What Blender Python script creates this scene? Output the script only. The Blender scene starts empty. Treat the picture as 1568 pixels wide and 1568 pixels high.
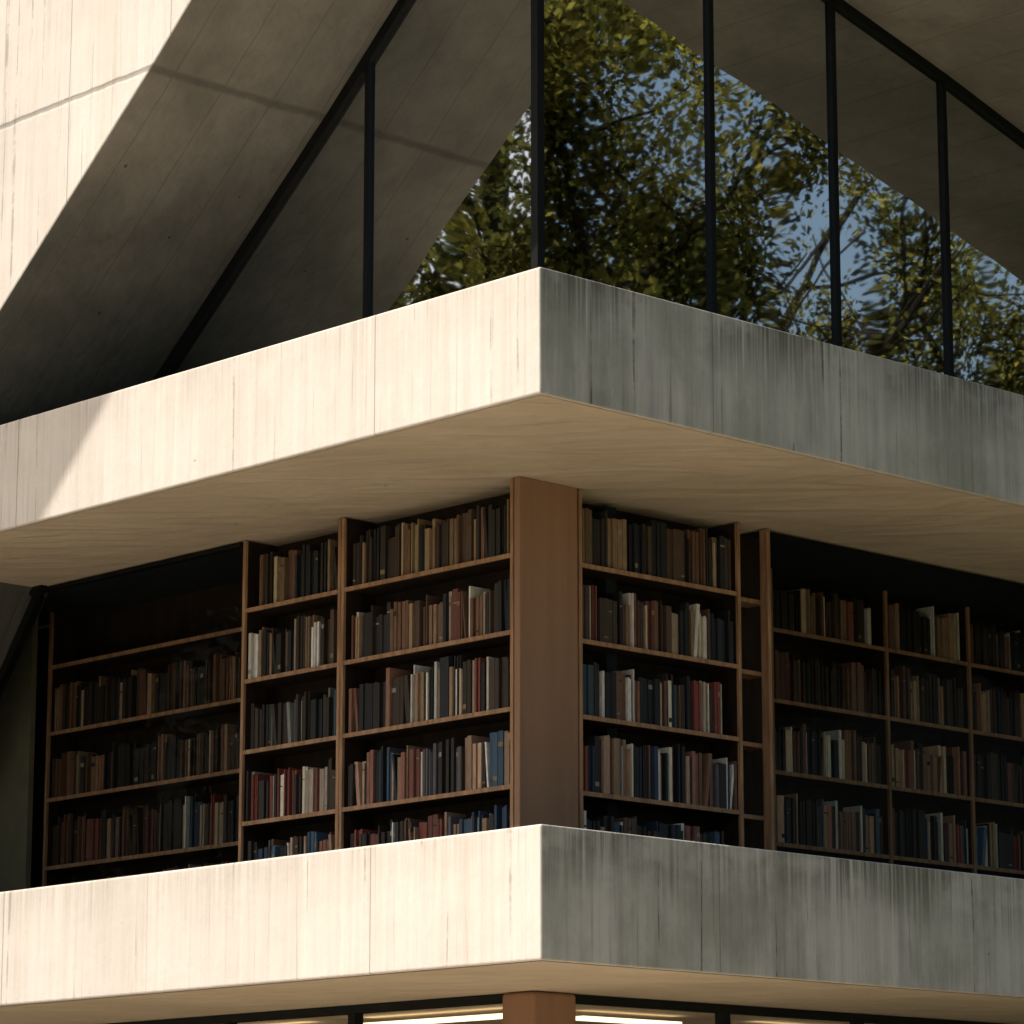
import bpy, math, random
from mathutils import Vector, Matrix
random.seed(7)
scene=bpy.context.scene
scene.view_settings.view_transform='Standard'
scene.view_settings.look='None'
scene.view_settings.exposure=0
scene.view_settings.gamma=1
COL=bpy.context.collection

# ---------------------------------------------------------------- materials
def newmat(name):
    m=bpy.data.materials.new(name); m.use_nodes=True
    nt=m.node_tree; nt.nodes.clear()
    return m,nt
class N:
    def __init__(s,nt): s.nt=nt
    def n(s,t,**k):
        x=s.nt.nodes.new(t)
        for a,b in k.items(): setattr(x,a,b)
        return x
    def l(s,a,b): s.nt.links.new(a,b)
    def noise(s,vec,scale,detail=4,rough=.55,dist=0):
        x=s.n('ShaderNodeTexNoise'); x.inputs['Scale'].default_value=scale
        x.inputs['Detail'].default_value=detail; x.inputs['Roughness'].default_value=rough
        x.inputs['Distortion'].default_value=dist
        s.l(vec,x.inputs['Vector']); return x.outputs['Fac']
    def mapping(s,vec,scale,loc=(0,0,0),rot=(0,0,0)):
        x=s.n('ShaderNodeMapping'); x.inputs['Scale'].default_value=scale
        x.inputs['Location'].default_value=loc; x.inputs['Rotation'].default_value=rot
        s.l(vec,x.inputs['Vector']); return x.outputs[0]
    def ramp(s,fac,a,b,ca=0,cb=1):
        x=s.n('ShaderNodeMapRange'); x.interpolation_type='SMOOTHSTEP'
        for i,v in zip(('From Min','From Max','To Min','To Max'),(a,b,ca,cb)): x.inputs[i].default_value=v
        s.l(fac,x.inputs['Value']); return x.outputs[0]
    def math(s,op,a,b=None):
        x=s.n('ShaderNodeMath',operation=op)
        for i,v in enumerate((a,b)):
            if v is None: continue
            if isinstance(v,(int,float)): x.inputs[i].default_value=v
            else: s.l(v,x.inputs[i])
        return x.outputs[0]
    def mix(s,fac,a,b,mode='MIX'):
        x=s.n('ShaderNodeMix',data_type='RGBA',blend_type=mode)
        if isinstance(fac,(int,float)): x.inputs[0].default_value=fac
        else: s.l(fac,x.inputs[0])
        for i,v in ((6,a),(7,b)):
            if isinstance(v,tuple): x.inputs[i].default_value=(*v[:3],1)
            else: s.l(v,x.inputs[i])
        return x.outputs[2]
    def out(s,sh):
        o=s.n('ShaderNodeOutputMaterial'); s.l(sh,o.inputs['Surface'])
    def bsdf(s,col,rough=.8,spec=.3,bump=None,bs=.3,bd=.01):
        p=s.n('ShaderNodeBsdfPrincipled')
        if isinstance(col,tuple): p.inputs['Base Color'].default_value=(*col[:3],1)
        else: s.l(col,p.inputs['Base Color'])
        if isinstance(rough,(int,float)): p.inputs['Roughness'].default_value=rough
        else: s.l(rough,p.inputs['Roughness'])
        p.inputs['Specular IOR Level'].default_value=spec
        if bump is not None:
            b=s.n('ShaderNodeBump'); b.inputs['Strength'].default_value=bs; b.inputs['Distance'].default_value=bd
            s.l(bump,b.inputs['Height']); s.l(b.outputs[0],p.inputs['Normal'])
        return p

def concrete(name,base,shade,strut=False,seed=0,tops=(7.41,4.01)):
    m,nt=newmat(name); k=N(nt)
    geo=k.n('ShaderNodeNewGeometry'); P=k.mapping(geo.outputs['Position'],(1,1,1),loc=(seed,seed*.7,0)); NRM=geo.outputs['Normal']
    sep=k.n('ShaderNodeSeparateXYZ'); k.l(geo.outputs['Position'],sep.inputs[0])
    sn=k.n('ShaderNodeSeparateXYZ'); k.l(NRM,sn.inputs[0])
    big=k.noise(P,.9,5,.6)
    mid=k.noise(P,5,6,.65)
    st=k.noise(k.mapping(P,(5,5,.45)),1,8,.66)
    st2=k.noise(k.mapping(P,(1.3,1.3,.8),loc=(9,2,4)),1,6,.65)
    fine=k.noise(k.mapping(P,(34,34,.7)),1,4,.55)
    hair=k.noise(k.mapping(P,(13,13,.30),loc=(3,7,1)),1,3,.5)
    board=k.noise(k.mapping(P,(9,9,.02)),1,2,.5)
    patch=k.noise(k.mapping(P,(1.1,1.1,1.6),loc=(1,5,8)),1,5,.6)
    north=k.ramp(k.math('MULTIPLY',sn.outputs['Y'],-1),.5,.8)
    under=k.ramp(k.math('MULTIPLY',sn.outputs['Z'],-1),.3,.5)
    side=k.math('SUBTRACT',1,under)
    c=k.mix(k.ramp(big,.3,.7),tuple(x*.90 for x in base),base)
    c=k.mix(k.math('MULTIPLY',k.ramp(st,.40,.74),.36),c,tuple(x*m_ for x,m_ in zip(base,(.72,.68,.61))))
    c=k.mix(k.math('MULTIPLY',k.ramp(board,.42,.58),.07),c,tuple(x*.7 for x in base))
    c=k.mix(k.math('MULTIPLY',k.ramp(mid,.5,.75),.14),c,tuple(x*.7 for x in base))
    stm=k.math('MULTIPLY',k.ramp(st,.38,.66),k.ramp(patch,.35,.65,.3,.9))
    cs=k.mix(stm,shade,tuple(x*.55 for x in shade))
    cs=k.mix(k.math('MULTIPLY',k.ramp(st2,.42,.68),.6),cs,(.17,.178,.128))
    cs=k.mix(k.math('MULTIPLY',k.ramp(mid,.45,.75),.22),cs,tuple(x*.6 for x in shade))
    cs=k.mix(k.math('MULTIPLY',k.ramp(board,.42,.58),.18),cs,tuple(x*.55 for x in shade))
    if not strut:
        d=None
        for zt in tops:
            a=k.math('ADD',k.math('SUBTRACT',zt,sep.outputs['Z']),k.math('MULTIPLY',st,.5))
            a=k.ramp(a,.18,.78,1,0)
            a=k.math('MULTIPLY',a,k.math('LESS_THAN',sep.outputs['Z'],zt+.01))
            a=k.math('MULTIPLY',a,k.math('GREATER_THAN',sep.outputs['Z'],zt-.85))
            d=a if d is None else k.math('MAXIMUM',d,a)
        dr=k.math('MULTIPLY',k.math('MULTIPLY',d,k.ramp(patch,.38,.56,.25,1)),k.ramp(fine,.30,.60))
        cs=k.mix(k.math('MULTIPLY',dr,.85),cs,(.062,.068,.045))
        c=k.mix(k.math('MULTIPLY',dr,.26),c,(.28,.235,.17))
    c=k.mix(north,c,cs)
    if strut:
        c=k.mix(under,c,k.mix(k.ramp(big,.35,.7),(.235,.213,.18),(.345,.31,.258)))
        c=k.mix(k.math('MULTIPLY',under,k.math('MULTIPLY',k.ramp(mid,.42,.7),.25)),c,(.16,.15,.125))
        c=k.mix(k.math('MULTIPLY',under,k.ramp(k.math('ADD',sep.outputs['Z'],k.math('MULTIPLY',big,.8)),8.2,10.1,.78,0)),c,(.035,.045,.045))  # shade painted into the underside, deepening towards the strut's base
    lines=k.ramp(fine,.59,.71)
    lines=k.math('MULTIPLY',lines,k.math('ADD',k.math('MULTIPLY',north,.28),.22))
    lines=k.math('MULTIPLY',lines,side)
    c=k.mix(lines,c,(.14,.12,.09))
    hl=k.math('MULTIPLY',k.ramp(hair,.625,.655),k.ramp(mid,.38,.58))
    hl=k.math('MULTIPLY',hl,k.math('ADD',k.math('MULTIPLY',north,.40),.36))
    hl=k.math('MULTIPLY',hl,side)
    c=k.mix(hl,c,(.05,.046,.038))
    vor=k.n('ShaderNodeTexVoronoi'); vor.inputs['Scale'].default_value=2.7; k.l(P,vor.inputs['Vector'])
    hole=k.ramp(vor.outputs['Distance'],.03,.06,1,0)
    hole=k.math('MULTIPLY',hole,k.ramp(mid,.50,.57))
    c=k.mix(k.math('MULTIPLY',hole,.75),c,(.05,.045,.04))
    if strut:
        wob=k.math('MULTIPLY',mid,.02)
        j1=k.math('ABSOLUTE',k.math('SUBTRACT',k.math('FRACT',k.math('MULTIPLY',k.math('ADD',k.math('ADD',sep.outputs['X'],.16),wob),1/.44)),.5))
        j1=k.math('MULTIPLY',k.ramp(j1,.006,.016,1,0),under)
        j2=k.ramp(k.math('ABSOLUTE',k.math('SUBTRACT',k.math('ADD',sep.outputs['Z'],k.math('MULTIPLY',mid,.03)),9.615)),.006,.03,1,0)
        j3=k.math('LESS_THAN',k.math('ABSOLUTE',k.math('SUBTRACT',k.math('FRACT',k.math('MULTIPLY',sep.outputs['Y'],1/1.17)),.01)),.004)
        j3=k.math('MULTIPLY',j3,side)
        j=k.math('MAXIMUM',k.math('MAXIMUM',k.math('MULTIPLY',j1,.5),j2),j3)
    else:
        s_=k.math('ADD',sep.outputs['X'],sep.outputs['Y'])
        j=k.math('LESS_THAN',k.math('ABSOLUTE',k.math('SUBTRACT',k.math('FRACT',k.math('MULTIPLY',s_,1/3.9)),.39)),.0012)
    c=k.mix(k.math('MULTIPLY',j,.5),c,(.09,.08,.065))
    h=k.math('ADD',k.math('MULTIPLY',mid,.7),k.math('MULTIPLY',board,1.8))
    h=k.math('SUBTRACT',h,k.math('MULTIPLY',j,.6)); h=k.math('SUBTRACT',h,hole)
    p=k.bsdf(c,.85,.25,h,.65,.014); k.out(p.outputs[0]); return m

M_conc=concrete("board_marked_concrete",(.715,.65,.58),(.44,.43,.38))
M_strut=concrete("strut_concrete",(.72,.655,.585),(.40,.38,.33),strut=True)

def soffit_mat():
    m,nt=newmat("soffit_render"); k=N(nt)
    geo=k.n('ShaderNodeNewGeometry'); P=geo.outputs['Position']
    big=k.noise(P,.6,5,.6)
    mid=k.noise(P,7,6,.6)
    rot=k.mapping(P,(1,1,1),rot=(0,0,math.radians(-45)))
    rid=k.noise(k.mapping(rot,(2.2,.75,1)),1,3,.5,1.3)
    rid2=k.noise(k.mapping(rot,(5,.6,1),loc=(4,4,0)),1,2,.5,.8)
    c=k.mix(k.ramp(big,.3,.7),(.51,.42,.30),(.63,.525,.38))
    c=k.mix(k.math('MULTIPLY',k.ramp(rid,.55,.70),.08),c,(.22,.17,.11))
    c=k.mix(k.math('MULTIPLY',k.math('MULTIPLY',k.ramp(rid2,.62,.66),k.ramp(big,.45,.6)),.18),c,(.2,.16,.10))
    c=k.mix(k.math('MULTIPLY',k.ramp(mid,.5,.8),.18),c,(.27,.215,.145))
    vor=k.n('ShaderNodeTexVoronoi'); vor.inputs['Scale'].default_value=1.6; k.l(P,vor.inputs['Vector'])
    hole=k.ramp(vor.outputs['Distance'],.02,.035,1,0); hole=k.math('MULTIPLY',hole,k.ramp(mid,.48,.54))
    c=k.mix(k.math('MULTIPLY',hole,.8),c,(.05,.045,.04))
    h=k.math('ADD',k.math('MULTIPLY',rid,3.0),k.math('MULTIPLY',mid,.25))
    h=k.math('ADD',h,k.math('MULTIPLY',rid2,.4))
    p=k.bsdf(c,.8,.2,h,.5,.022); k.out(p.outputs[0]); return m
M_soffit=soffit_mat()

def simple(name,col,rough=.6,spec=.4,var=.25,scale=(3,3,3),bump=.1):
    m,nt=newmat(name); k=N(nt)
    geo=k.n('ShaderNodeNewGeometry'); P=geo.outputs['Position']
    n=k.noise(k.mapping(P,scale),1,6,.6)
    c=k.mix(k.ramp(n,.3,.7),tuple(x*(1-var) for x in col),tuple(min(1,x*(1+var)) for x in col))
    p=k.bsdf(c,rough,spec,n,bump,.01); k.out(p.outputs[0]); return m
M_frame=simple("dark_bronze_frame",(.006,.007,.007),.5,.2,.2)
M_wood=simple("shelf_wood",(.33,.19,.105),.55,.25,.3,(25,25,3))
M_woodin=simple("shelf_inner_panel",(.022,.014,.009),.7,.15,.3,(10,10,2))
M_col=simple("column_cladding",(.29,.165,.098),.55,.3,.08,(9,9,.5),.05)
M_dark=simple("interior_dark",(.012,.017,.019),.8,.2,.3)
M_absorb=simple("bounce_absorber",(.045,.045,.042),.9,.2,.3)  # for the added slab-top sheets that soak up bounced light
M_room=simple("interior_plaster",(.16,.13,.085),.8,.2,.1)
M_blind=simple("olive_wall_paint",(.17,.165,.115),.8,.2,.1)
M_plaza=simple("plaza_paving",(.42,.36,.275),.85,.2,.15,(.6,.6,.6))
M_grass=simple("grass_mat",(.05,.065,.022),.9,.1,.4,(2,2,2))

def glass_mat(name,fac,trans,rough=0.0,wave=.012):
    m,nt=newmat(name); k=N(nt)
    t=k.n('ShaderNodeBsdfTransparent'); t.inputs[0].default_value=(*trans,1)
    g=k.n('ShaderNodeBsdfGlossy'); g.inputs['Roughness'].default_value=rough; g.inputs['Color'].default_value=(.93,.98,1,1)
    geo=k.n('ShaderNodeNewGeometry')
    n=k.noise(geo.outputs['Position'],1.1,1,.4)
    b=k.n('ShaderNodeBump'); b.inputs['Strength'].default_value=.25; b.inputs['Distance'].default_value=wave
    k.l(n,b.inputs['Height']); k.l(b.outputs[0],g.inputs['Normal'])
    mx=k.n('ShaderNodeMixShader'); mx.inputs[0].default_value=fac
    k.l(t.outputs[0],mx.inputs[1]); k.l(g.outputs[0],mx.inputs[2]); k.out(mx.outputs[0]); return m
M_glass=glass_mat("coated_glass",.60,(.12,.17,.18),.017,.014)
M_glass2=glass_mat("clear_glass",.004,(.88,.88,.86))
M_glass3=glass_mat("bay_glass",.004,(.78,.78,.76))

m,nt=newmat("book_spines"); k=N(nt)
a=k.n('ShaderNodeAttribute'); a.attribute_name="Col"
geo=k.n('ShaderNodeNewGeometry')
n=k.noise(k.mapping(geo.outputs['Position'],(60,60,12)),1,3,.6)
c=k.mix(k.ramp(n,.3,.7,.0,.3),a.outputs['Color'],(.02,.016,.012))
p=k.bsdf(c,.5,.35); k.out(p.outputs[0]); M_books=m

m,nt=newmat("warm_lamp"); k=N(nt)
e=k.n('ShaderNodeEmission'); e.inputs[0].default_value=(1,.76,.46,1); e.inputs[1].default_value=2.6; k.out(e.outputs[0]); M_lamp=m

m,nt=newmat("leaves"); k=N(nt)
a=k.n('ShaderNodeAttribute'); a.attribute_name="Col"
d=k.n('ShaderNodeBsdfDiffuse'); tr=k.n('ShaderNodeBsdfTranslucent')
k.l(a.outputs['Color'],d.inputs[0]); k.l(a.outputs['Color'],tr.inputs[0])
mx=k.n('ShaderNodeMixShader'); mx.inputs[0].default_value=.35
k.l(d.outputs[0],mx.inputs[1]); k.l(tr.outputs[0],mx.inputs[2]); k.out(mx.outputs[0]); M_leaf=m
M_bark=simple("bark",(.022,.018,.014),.9,.1,.4,(12,12,2),.6)

# ---------------------------------------------------------------- mesh helpers
class MB:
    def __init__(s): s.v=[];s.f=[];s.c=[]
    def hexa(s,pts,col=(1,1,1)):
        b=len(s.v); s.v+= [tuple(p) for p in pts]
        for q in ((0,3,2,1),(4,5,6,7),(0,1,5,4),(1,2,6,5),(2,3,7,6),(3,0,4,7)):
            s.f.append(tuple(b+i for i in q)); s.c.append(col)
    def box(s,x0,x1,y0,y1,z0,z1,col=(1,1,1)):
        s.hexa([(x0,y0,z0),(x1,y0,z0),(x1,y1,z0),(x0,y1,z0),(x0,y0,z1),(x1,y0,z1),(x1,y1,z1),(x0,y1,z1)],col)
    def obj(s,name,mat,parent=None,bevel=0,seg=2,color=False):
        me=bpy.data.meshes.new(name); me.from_pydata(s.v,[],s.f); me.update()
        if color:
            ca=me.color_attributes.new("Col",'FLOAT_COLOR','CORNER')
            buf=[]
            for f,c in zip(s.f,s.c):
                for _ in f: buf+= [c[0],c[1],c[2],1]
            ca.data.foreach_set("color",buf)
        o=bpy.data.objects.new(name,me); COL.objects.link(o); me.materials.append(mat)
        if parent: o.parent=parent
        if bevel:
            bv=o.modifiers.new("b",'BEVEL'); bv.width=bevel; bv.segments=seg; bv.limit_method='ANGLE'
        return o
def box(name,x0,x1,y0,y1,z0,z1,mat,parent=None,bevel=0,seg=2):
    b=MB(); b.box(x0,x1,y0,y1,z0,z1); return b.obj(name,mat,parent,bevel,seg)
def prism(name,poly,axis,a,b,mat,parent=None,bevel=0):
    n=len(poly); P=lambda h,z,t:(t,h,z) if axis==0 else (h,t,z)
    v=[P(h,z,a) for h,z in poly]+[P(h,z,b) for h,z in poly]
    f=[tuple(range(n)),tuple(range(2*n-1,n-1,-1))]+[(i,i+n,(i+1)%n+n,(i+1)%n) for i in range(n)]
    me=bpy.data.meshes.new(name); me.from_pydata(v,[],f)
    import bmesh
    bm=bmesh.new(); bm.from_mesh(me); bmesh.ops.recalc_face_normals(bm,faces=bm.faces); bm.to_mesh(me); bm.free()
    me.materials.append(mat); o=bpy.data.objects.new(name,me); COL.objects.link(o)
    if parent: o.parent=parent
    if bevel:
        bv=o.modifiers.new("b",'BEVEL'); bv.width=bevel; bv.segments=2; bv.limit_method='ANGLE'
    return o
def empty(name,loc=(0,0,0)):
    o=bpy.data.objects.new(name,None); COL.objects.link(o); o.location=loc; return o
def bar(mb,p,q,w,dx0,dx1,axis):
    (h0,z0),(h1,z1)=p,q; L=math.hypot(h1-h0,z1-z0); nx,nz=-(z1-z0)/L*w/2,(h1-h0)/L*w/2
    quad=[(h0+nx,z0+nz),(h1+nx,z1+nz),(h1-nx,z1-nz),(h0-nx,z0-nz)]
    P=lambda h,z,t:(t,h,z) if axis==0 else (h,t,z)
    mb.hexa([P(h,z,dx0) for h,z in quad]+[P(h,z,dx1) for h,z in quad])
def sheet(name,x0,x1,y0,y1,z,mat,parent=None,down=False):
    b=MB(); b.v=[(x0,y0,z),(x1,y0,z),(x1,y1,z),(x0,y1,z)]; b.f=[(0,3,2,1) if down else (0,1,2,3)]; b.c=[(1,1,1)]; return b.obj(name,mat,parent)

B=empty("library_building")
# ---------------------------------------------------------------- floor slabs with parapet bands
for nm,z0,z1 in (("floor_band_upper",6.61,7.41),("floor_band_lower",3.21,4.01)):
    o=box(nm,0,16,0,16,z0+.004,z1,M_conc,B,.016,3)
    sheet(nm+"_soffit",.02,16,.02,16,z0,M_soffit,B,True)
    sheet(nm+"_bounce_absorber",.10,16,.10,16,z1+.004,M_absorb,B)  # unseen dark sheet added to cut light bouncing up off the slab
edge=[(0.6,12.28),(2.934,10.286),(3.74,9.6),(5.671,8.039),(7.243,6.574),(7.612,6.087),(9.3,4.0),(9.9,3.2),(11.5,0.0)]
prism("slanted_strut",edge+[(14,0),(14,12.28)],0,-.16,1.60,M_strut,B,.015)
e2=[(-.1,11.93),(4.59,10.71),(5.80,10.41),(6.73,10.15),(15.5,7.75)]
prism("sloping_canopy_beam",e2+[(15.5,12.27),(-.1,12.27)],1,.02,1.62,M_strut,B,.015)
box("roof_slab",-.16,16,0,16,12.29,13.0,M_conc,B,.02)
sd=Vector((-.5,.3,.81)).normalized()
T=7.0
def back(y,z): return (y+sd.y*T, z+sd.z*T)
xo=sd.x*T
A=back(4.31,7.41);Bp=back(5.12,6.60)
mdy,mdz=(Bp[0]-A[0]),(Bp[1]-A[1])
topp=(A[0]-mdy*.45,A[1]-mdz*.45); bot=(Bp[0]+mdy*.25,Bp[1]+mdz*.25)
prism("shadow_caster",[topp,bot,(16,bot[1]),(16,topp[1])],0,xo,xo+.05,M_conc,B)  # unseen beam added, shaped to cast the diagonal shadow on the upper band
box("shadow_caster_arm",xo+.05,0.5,14.5,15.5,12.3,12.9,M_conc,B)  # added arm tying the off-frame shadow beam to the building

# ---------------------------------------------------------------- upper glazing
gx,gy=1.42,1.50
def glz(name,pts,axis,val,mat):
    P=lambda h,z:(val,h,z) if axis==0 else (h,val,z)
    me=bpy.data.meshes.new(name); me.from_pydata([P(*p) for p in pts],[],[tuple(range(len(pts)))])
    me.materials.append(mat); o=bpy.data.objects.new(name,me); COL.objects.link(o); o.parent=B; return o
glz("upper_glass_west",[(gy,7.41),(9,7.41),(9,12.28),(gy,12.28)],0,gx+.03,M_glass)
glz("upper_glass_south",[(gx,7.41),(15,7.41),(15,12.26),(gx,12.26)],1,gy+.03,M_glass)
fr=MB()
fr.box(gx-.005,gx+.06,gy-.005,gy+.06,7.415,12.25)
fr.box(gx,gx+.06,3.27-.022,3.27+.022,7.415,12.25)
for x in (3.15,4.48,5.76,7.04,8.3): fr.box(x-.024,x+.024,gy,gy+.07,7.415,12.25)
fr.box(gx+.004,gx+.05,gy+.07,9,7.416,7.46); fr.box(gx+.07,15,gy+.004,gy+.06,7.416,7.46)
ee=edge[:5]
for p,q in zip(ee[:-1],ee[1:]): bar(fr,(p[0]-.035,p[1]-.035),(q[0]-.035,q[1]-.035),.08,gx-.01,gx+.05,0)
for p,q in zip(e2[:-1],e2[1:]): bar(fr,(p[0],p[1]-.035),(q[0],q[1]-.035),.07,gy-.01,gy+.06,1)
fr.obj("upper_window_frames",M_frame,B)
rm=MB(); rm.box(2.6,2.7,2.6,15,7.42,12.2); rm.box(2.75,15,2.6,2.7,7.42,12.2); rm.box(2.1,2.2,4.75,4.83,7.42,10.2)
rm.obj("upper_room_partitions",M_dark,B)

# ---------------------------------------------------------------- middle storey
box("corner_column",1.46,2.0,1.72,1.775,4.015,6.609,M_col,B,.006)
box("corner_column_core",1.80,2.0,1.78,2.0,4.015,6.6,M_col,B)
glz("bay_glass_west",[(4.66,4.02),(9.2,4.02),(7.612,6.087),(7.243,6.574),(7.2,6.6),(4.66,6.6)],0,1.455,M_glass3)
glz("bay_glass_south",[(3.94,4.02),(15,4.02),(15,6.6),(3.94,6.6)],1,1.735,M_glass3)
fr=MB()
bar(fr,(7.20,6.55),(7.55,6.087),.07,1.45,1.52,0); bar(fr,(7.55,6.087),(9.2,4.05),.07,1.45,1.52,0)
fr.box(1.47,1.52,4.68,7.2,6.57,6.60)
fr.obj("bay_window_frame",M_frame,B)
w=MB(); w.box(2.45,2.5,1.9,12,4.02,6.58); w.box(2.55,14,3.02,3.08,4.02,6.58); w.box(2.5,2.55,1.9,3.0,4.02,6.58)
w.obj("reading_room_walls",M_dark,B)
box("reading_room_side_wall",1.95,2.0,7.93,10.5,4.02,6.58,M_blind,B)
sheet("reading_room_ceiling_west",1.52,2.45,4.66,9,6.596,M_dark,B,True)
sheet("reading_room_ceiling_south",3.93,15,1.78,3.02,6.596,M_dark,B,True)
box("bay_post",3.905,3.94,1.73,1.80,4.02,6.6,M_wood,B)

# ---------------------------------------------------------------- bookshelves
K1=(.030,.026,.024);K2=(.055,.038,.028);K3=(.016,.02,.026)
T1=(.30,.20,.12);T2=(.38,.30,.21);CR=(.60,.54,.43);WH=(.70,.66,.60);BR=(.15,.08,.05);NV=(.03,.05,.09);RD=(.19,.05,.038);RB=(.14,.05,.038)
pal_top=[K1,K2,K3,K1,K2,K3,(.13,.09,.05),(.20,.14,.08),(.42,.34,.2),BR,(.09,.06,.04),T1]
pal_mid=[K1,K2,K3,K1,K3,BR,(.22,.14,.09),CR,RB,T1,T2,(.10,.06,.045),WH]
pal_col=[K1,K2,K3,K1,K3,K2,WH,CR,CR,RD,BR,(.035,.07,.09),NV,T2,(.26,.13,.085),T1]
pal_low=[K1,K2,K3,WH,CR,RD,RB,NV,(.04,.08,.13),(.28,.12,.085),(.38,.24,.16),(.08,.07,.08),K1,K3,BR,T1]
pal_d=[K1,K2,K3,K1,K2,BR,(.22,.12,.07),(.34,.27,.19),(.11,.05,.035),T1]
def shelf_unit(axis,front,posts,zs,z0,z1,row_pal,seed,depth=.30,bright=1.3):
    rnd=random.Random(seed)
    root=empty("bookshelf")
    wd=MB(); bk=MB(); back=MB()
    def bx(mb,h0,h1,d0,d1,z0,z1,col=(1,1,1)):
        if axis==0: mb.box(front+d0,front+d1,h0,h1,z0,z1,col)
        else: mb.box(h0,h1,front+d0,front+d1,z0,z1,col)
    for p in posts:
        bx(wd,p-.015,p+.015,0,.022,z0,z1)
        bx(back,p-.013,p+.013,.0225,depth,z0,z1)
    for a,b in zip(posts[:-1],posts[1:]):
        for z in zs:
            bx(wd,a+.0155,b-.0155,.004,.022,z-.030,z)
            bx(back,a+.0135,b-.0135,.0225,depth-.002,z-.028,z-.002)
        levels=list(zs)
        for li,z in enumerate(levels):
            pal=row_pal[min(li,len(row_pal)-1)]
            if pal is None: continue
            top=(levels[li-1]-.034) if li>0 else z1
            room=min(top-z,.50)
            h=a+.018+rnd.choice([0,.0,.0,.04])
            end=b-.018-rnd.choice([0,0,0,0,.03,.10])
            base=rnd.choice([.33,.35,.37])
            run=0
            while h<end:
                if run<=0:
                    cur=rnd.choice(pal); lum=sum(cur)/3
                    run=rnd.choice([1,1,1,2,2,3,4]) if lum<.2 else rnd.choice([1,1,1,2])
                    hh=base*rnd.uniform(.84,1.12); wb=rnd.choice([.014,.018,.022,.028,.034,.045])
                    if lum>.3: wb=rnd.choice([.013,.016,.020,.030])
                    tone=rnd.uniform(.6,1.1)
                run-=1
                wdt=wb*rnd.uniform(.85,1.2)
                if h+wdt>end: break
                ht=min(hh*rnd.uniform(.975,1.02),room-.03)
                v=tone*rnd.uniform(.8,1.15)*(bright if sum(cur)/3>.07 else 1.0); col=tuple(min(.82,c*v) for c in cur)
                d0=.022+rnd.uniform(0,.04)
                lean=0
                if rnd.random()<.02: lean=rnd.uniform(.02,.05)
                if rnd.random()<.06: h+=rnd.uniform(.005,.02)
                dd=min(d0+rnd.uniform(.16,.2),depth-.03)
                pts=[]
                for zz,off in ((z+.001,0),(z+ht,lean)):
                    for (hq,dq) in [(h+off,d0),(h+wdt-.003+off,d0),(h+wdt-.003+off,dd),(h+off,dd)]:
                        pts.append((front+dq,hq,zz) if axis==0 else (hq,front+dq,zz))
                bk.hexa(pts,col)
                if lean==0 and wdt>.024 and rnd.random()<.3:
                    lz=z+ht*rnd.choice([.12,.72,.8]); lc=rnd.choice([(.3,.26,.2),(.02,.02,.02),(.25,.18,.07)])
                    bx(bk,h+.002,h+wdt-.005,d0-.0015,d0+.01,lz,lz+rnd.choice([.008,.012,.03]),lc)
                h+=wdt+lean*.6
    bx(back,posts[0],posts[-1],depth+.001,depth+.02,z0,z1)
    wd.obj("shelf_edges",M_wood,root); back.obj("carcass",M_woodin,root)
    bk.obj("books",M_books,root,color=True)
    return root
Z=[6.10,5.58,5.065,4.55,4.035]
shelf_unit(0,1.462,[1.80,3.53],Z,4.02,6.60,[pal_top,pal_mid,pal_col,pal_low,pal_low],11)
shelf_unit(0,1.462,[3.566,4.63],[z-.003 for z in Z],4.02,6.60,[pal_top,pal_mid,[K1,K2,K3,(.05,.1,.12),(.3,.3,.27),(.12,.14,.12),CR],[K1,K2,RD,RB,RB,(.35,.28,.22),CR],pal_low],5)
shelf_unit(1,1.722,[2.03,3.60],Z,4.02,6.60,[pal_top,pal_mid,pal_col,pal_low,pal_low],3)
root=empty("shelf_end_case"); wd=MB()
for z in Z: wd.box(3.62,3.99,1.84,2.0,z-.03,z)
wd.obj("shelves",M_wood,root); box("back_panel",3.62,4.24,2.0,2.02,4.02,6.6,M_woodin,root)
shelf_unit(0,2.10,[4.45,5.40,7.90],[6.15,5.61,5.075,4.53,4.035],4.02,6.59,[None,pal_d,pal_d,pal_d+pal_low[3:8]],21,bright=1.2)
shelf_unit(1,2.66,[4.1,4.97,6.30,7.31,8.32,9.33],[6.14,5.60,5.06,4.52,4.035],4.02,6.59,[pal_mid,pal_d,pal_mid,pal_low,pal_low],9,bright=2.0)

# ---------------------------------------------------------------- ground storey
box("ground_column",1.60,2.0,1.74,2.05,0,3.205,M_col,B,.03,4)
fr=MB()
fr.box(1.66,1.74,2.06,9,3.15,3.205); fr.box(2.01,14,1.80,1.88,3.15,3.205)
for y in (3.62,5.0,6.4): fr.box(1.66,1.74,y-.035,y+.035,0,3.15)
for x in (3.5,4.9,6.4,8): fr.box(x-.035,x+.035,1.80,1.88,0,3.15)
fr.obj("ground_window_frames",M_frame,B)
glz("ground_glass_west",[(2.06,0),(10,0),(10,3.15),(2.06,3.15)],0,1.70,M_glass2)
glz("ground_glass_south",[(2.01,0),(14,0),(14,3.15),(2.01,3.15)],1,1.84,M_glass2)
w=MB(); w.box(8,8.1,8,14,0,3.2); w.box(8,14,8,8.1,0,3.2); w.box(1.9,14,1.95,14,-.05,.02)
w.obj("ground_room_walls",M_room,B)
lp=MB()
for (x0,x1,y0,y1) in ((2.6,2.70,2.9,4.6),(3.2,4.2,2.9,2.98),(5.0,6.0,2.9,2.98),(2.6,2.7,5.2,6.6)):
    lp.box(x0,x1,y0,y1,3.14,3.17)
lp.obj("ceiling_strip_lights",M_lamp,B)

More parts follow.
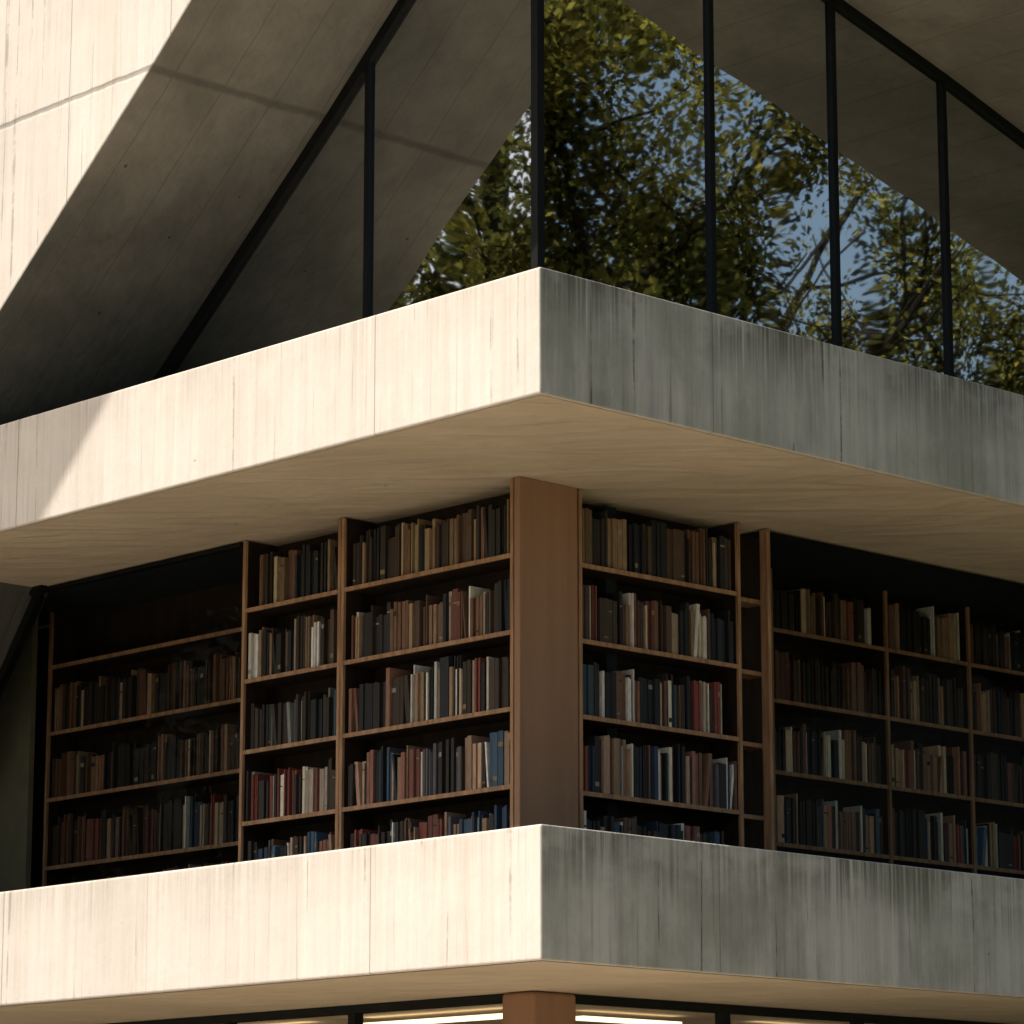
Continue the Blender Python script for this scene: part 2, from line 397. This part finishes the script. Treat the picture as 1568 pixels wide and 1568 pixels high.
# ---------------------------------------------------------------- ground
sheet("ground",-1500,1500,-1500,1500,-.01,M_grass)
sheet("plaza_pavement",-26,5,-20,24,0,M_plaza)

# ---------------------------------------------------------------- trees
def tree(name,loc,H,crown_r,nleaf,seed,crown_z0,leaf=.14,droop=.3,keep=.8,ye0=0):
    rnd=random.Random(seed); root=empty(name,loc)
    mb=MB(); tips=[]
    def tube(p,q,r0,r1,n=6):
        d=(q-p).normalized(); a=d.orthogonal().normalized(); b=d.cross(a)
        i0=len(mb.v)
        for c,r in ((p,r0),(q,r1)):
            for i in range(n):
                t=2*math.pi*i/n; mb.v.append(tuple(c+(a*math.cos(t)+b*math.sin(t))*r))
        for i in range(n):
            j=(i+1)%n; mb.f.append((i0+i,i0+j,i0+n+j,i0+n+i)); mb.c.append((1,1,1))
    def grow(p,d,L,r,lev):
        for s in range(4):
            d=(d+Vector((rnd.gauss(0,.16),rnd.gauss(0,.16),rnd.gauss(0,.10)+.03))).normalized()
            q=p+d*L/4; r2=r*(.86)
            tube(p,q,r,r2); p=q; r=r2
            if lev<=1 : tips.append(p.copy())
            if lev>0 and s>=1:
                for _ in range(1 if s<3 else 2):
                    ax=Vector((rnd.gauss(0,1),rnd.gauss(0,1),rnd.gauss(0,.6))).normalized()
                    nd=(d*.6+ax*.75+Vector((0,0,.1))).normalized()
                    grow(p,nd,L*rnd.uniform(.55,.8),r*.62,lev-1)
        tips.append(p)
    p=Vector((0,0,0)); d=Vector((rnd.gauss(0,.05),rnd.gauss(0,.05),1)).normalized()
    r=H*.022
    for s in range(4):
        q=p+d*crown_z0/4; tube(p,q,r*(1.25 if s==0 else 1),r*.93,10); p=q; r*=.93
        d=(d+Vector((rnd.gauss(0,.06),rnd.gauss(0,.06),.1))).normalized()
    for i in range(5):
        t=2*math.pi*(i+rnd.random()*.6)/5
        dd=Vector((math.cos(t)*.75,math.sin(t)*.75,.9)).normalized()
        grow(p-d*rnd.uniform(0,1.0),dd,crown_r*.85,r*.55,2)
    grow(p,Vector((0,0,1)),(H-crown_z0)*.5,r*.7,2)
    mb.obj("trunk_and_limbs",M_bark,root)
    lf=MB()
    rnd.shuffle(tips); tt=tips[:int(len(tips)*keep)]
    per=max(4,nleaf/len(tt))
    for tp in tt:
        cr=rnd.uniform(.28,.72); tone=rnd.choice([.3,.5,.9,1.4,2.0]); ye=rnd.random()
        for _ in range(int(per*rnd.uniform(.4,1.7))):
            o=Vector((rnd.gauss(0,cr*.5),rnd.gauss(0,cr*.5),rnd.gauss(0,cr*.45)-droop*rnd.random()))
            c=tp+o; s=leaf*rnd.uniform(.6,1.25)
            nrm=Vector((rnd.gauss(0,1),rnd.gauss(0,1),rnd.gauss(.5,.8))).normalized()
            a=nrm.orthogonal().normalized(); b=nrm.cross(a); t=rnd.random()*6.28
            a,b=a*math.cos(t)+b*math.sin(t),b*math.cos(t)-a*math.sin(t)
            i0=len(lf.v)
            for (u,v_) in ((-.5,0),(-.1,-.3),(.5,0),(-.1,.3)): lf.v.append(tuple(c+a*u*s+b*v_*s))
            lf.f.append((i0,i0+1,i0+2,i0+3))
            g=tone*rnd.uniform(.8,1.2)
            lf.c.append(((.090+.070*ye)*g,(.098+.045*ye)*g,(.028)*g))
    lf.obj("crown",M_leaf,root,color=True)
    return root
tree("broadleaf_tree",(9.6,-10.5,0),21,5.2,105000,1,9.0,.12,.8,1.0)
tree("broadleaf_tree",(17.6,-12.0,0),19,4.0,8000,2,9.5,.10,.4,.32)
tree("broadleaf_tree",(24.8,-11.5,0),23,5.5,100000,4,8.5,.12,.7,1.0)
tree("broadleaf_tree",(-11,15.0,0),23,5.6,105000,6,8.0,.12,.8,1.0)
tree("broadleaf_tree",(-13,25,0),14,5.0,35000,8,3.5,.15,.6,.95)  # extra tree added to block the sky reflected in the west bay

# ---------------------------------------------------------------- camera, sun, sky
th=math.atan(1120/5233.)
Vh=Vector((.6867,.7270,0))
fw=(Vh*math.cos(th)+Vector((0,0,math.sin(th)))).normalized()
cam=bpy.data.cameras.new("camera"); co=bpy.data.objects.new("camera",cam); COL.objects.link(co)
co.location=(-13.858,-14.423,1.6); co.rotation_euler=fw.to_track_quat('-Z','Y').to_euler()
cam.sensor_width=36; cam.lens=36*5233/1568; cam.clip_end=4000
scene.camera=co
sun=bpy.data.lights.new("sun",'SUN'); sun.energy=4.8; sun.angle=math.radians(.53); sun.color=(1,.93,.85)
so=bpy.data.objects.new("sun",sun); COL.objects.link(so); so.rotation_euler=sd.to_track_quat('Z','Y').to_euler(); so.location=(-20,10,40)
w=bpy.data.worlds.new("World"); scene.world=w; w.use_nodes=True; nt=w.node_tree; nt.nodes.clear()
sky=nt.nodes.new('ShaderNodeTexSky'); sky.sky_type='NISHITA'; sky.sun_disc=False
sky.sun_elevation=math.asin(sd.z); sky.sun_rotation=math.atan2(sd.x,sd.y)
sky.air_density=1.5; sky.dust_density=6.0; sky.ozone_density=2.0
bg=nt.nodes.new('ShaderNodeBackground'); bg.inputs[1].default_value=.15
wo=nt.nodes.new('ShaderNodeOutputWorld'); nt.links.new(sky.outputs[0],bg.inputs[0]); nt.links.new(bg.outputs[0],wo.inputs[0])
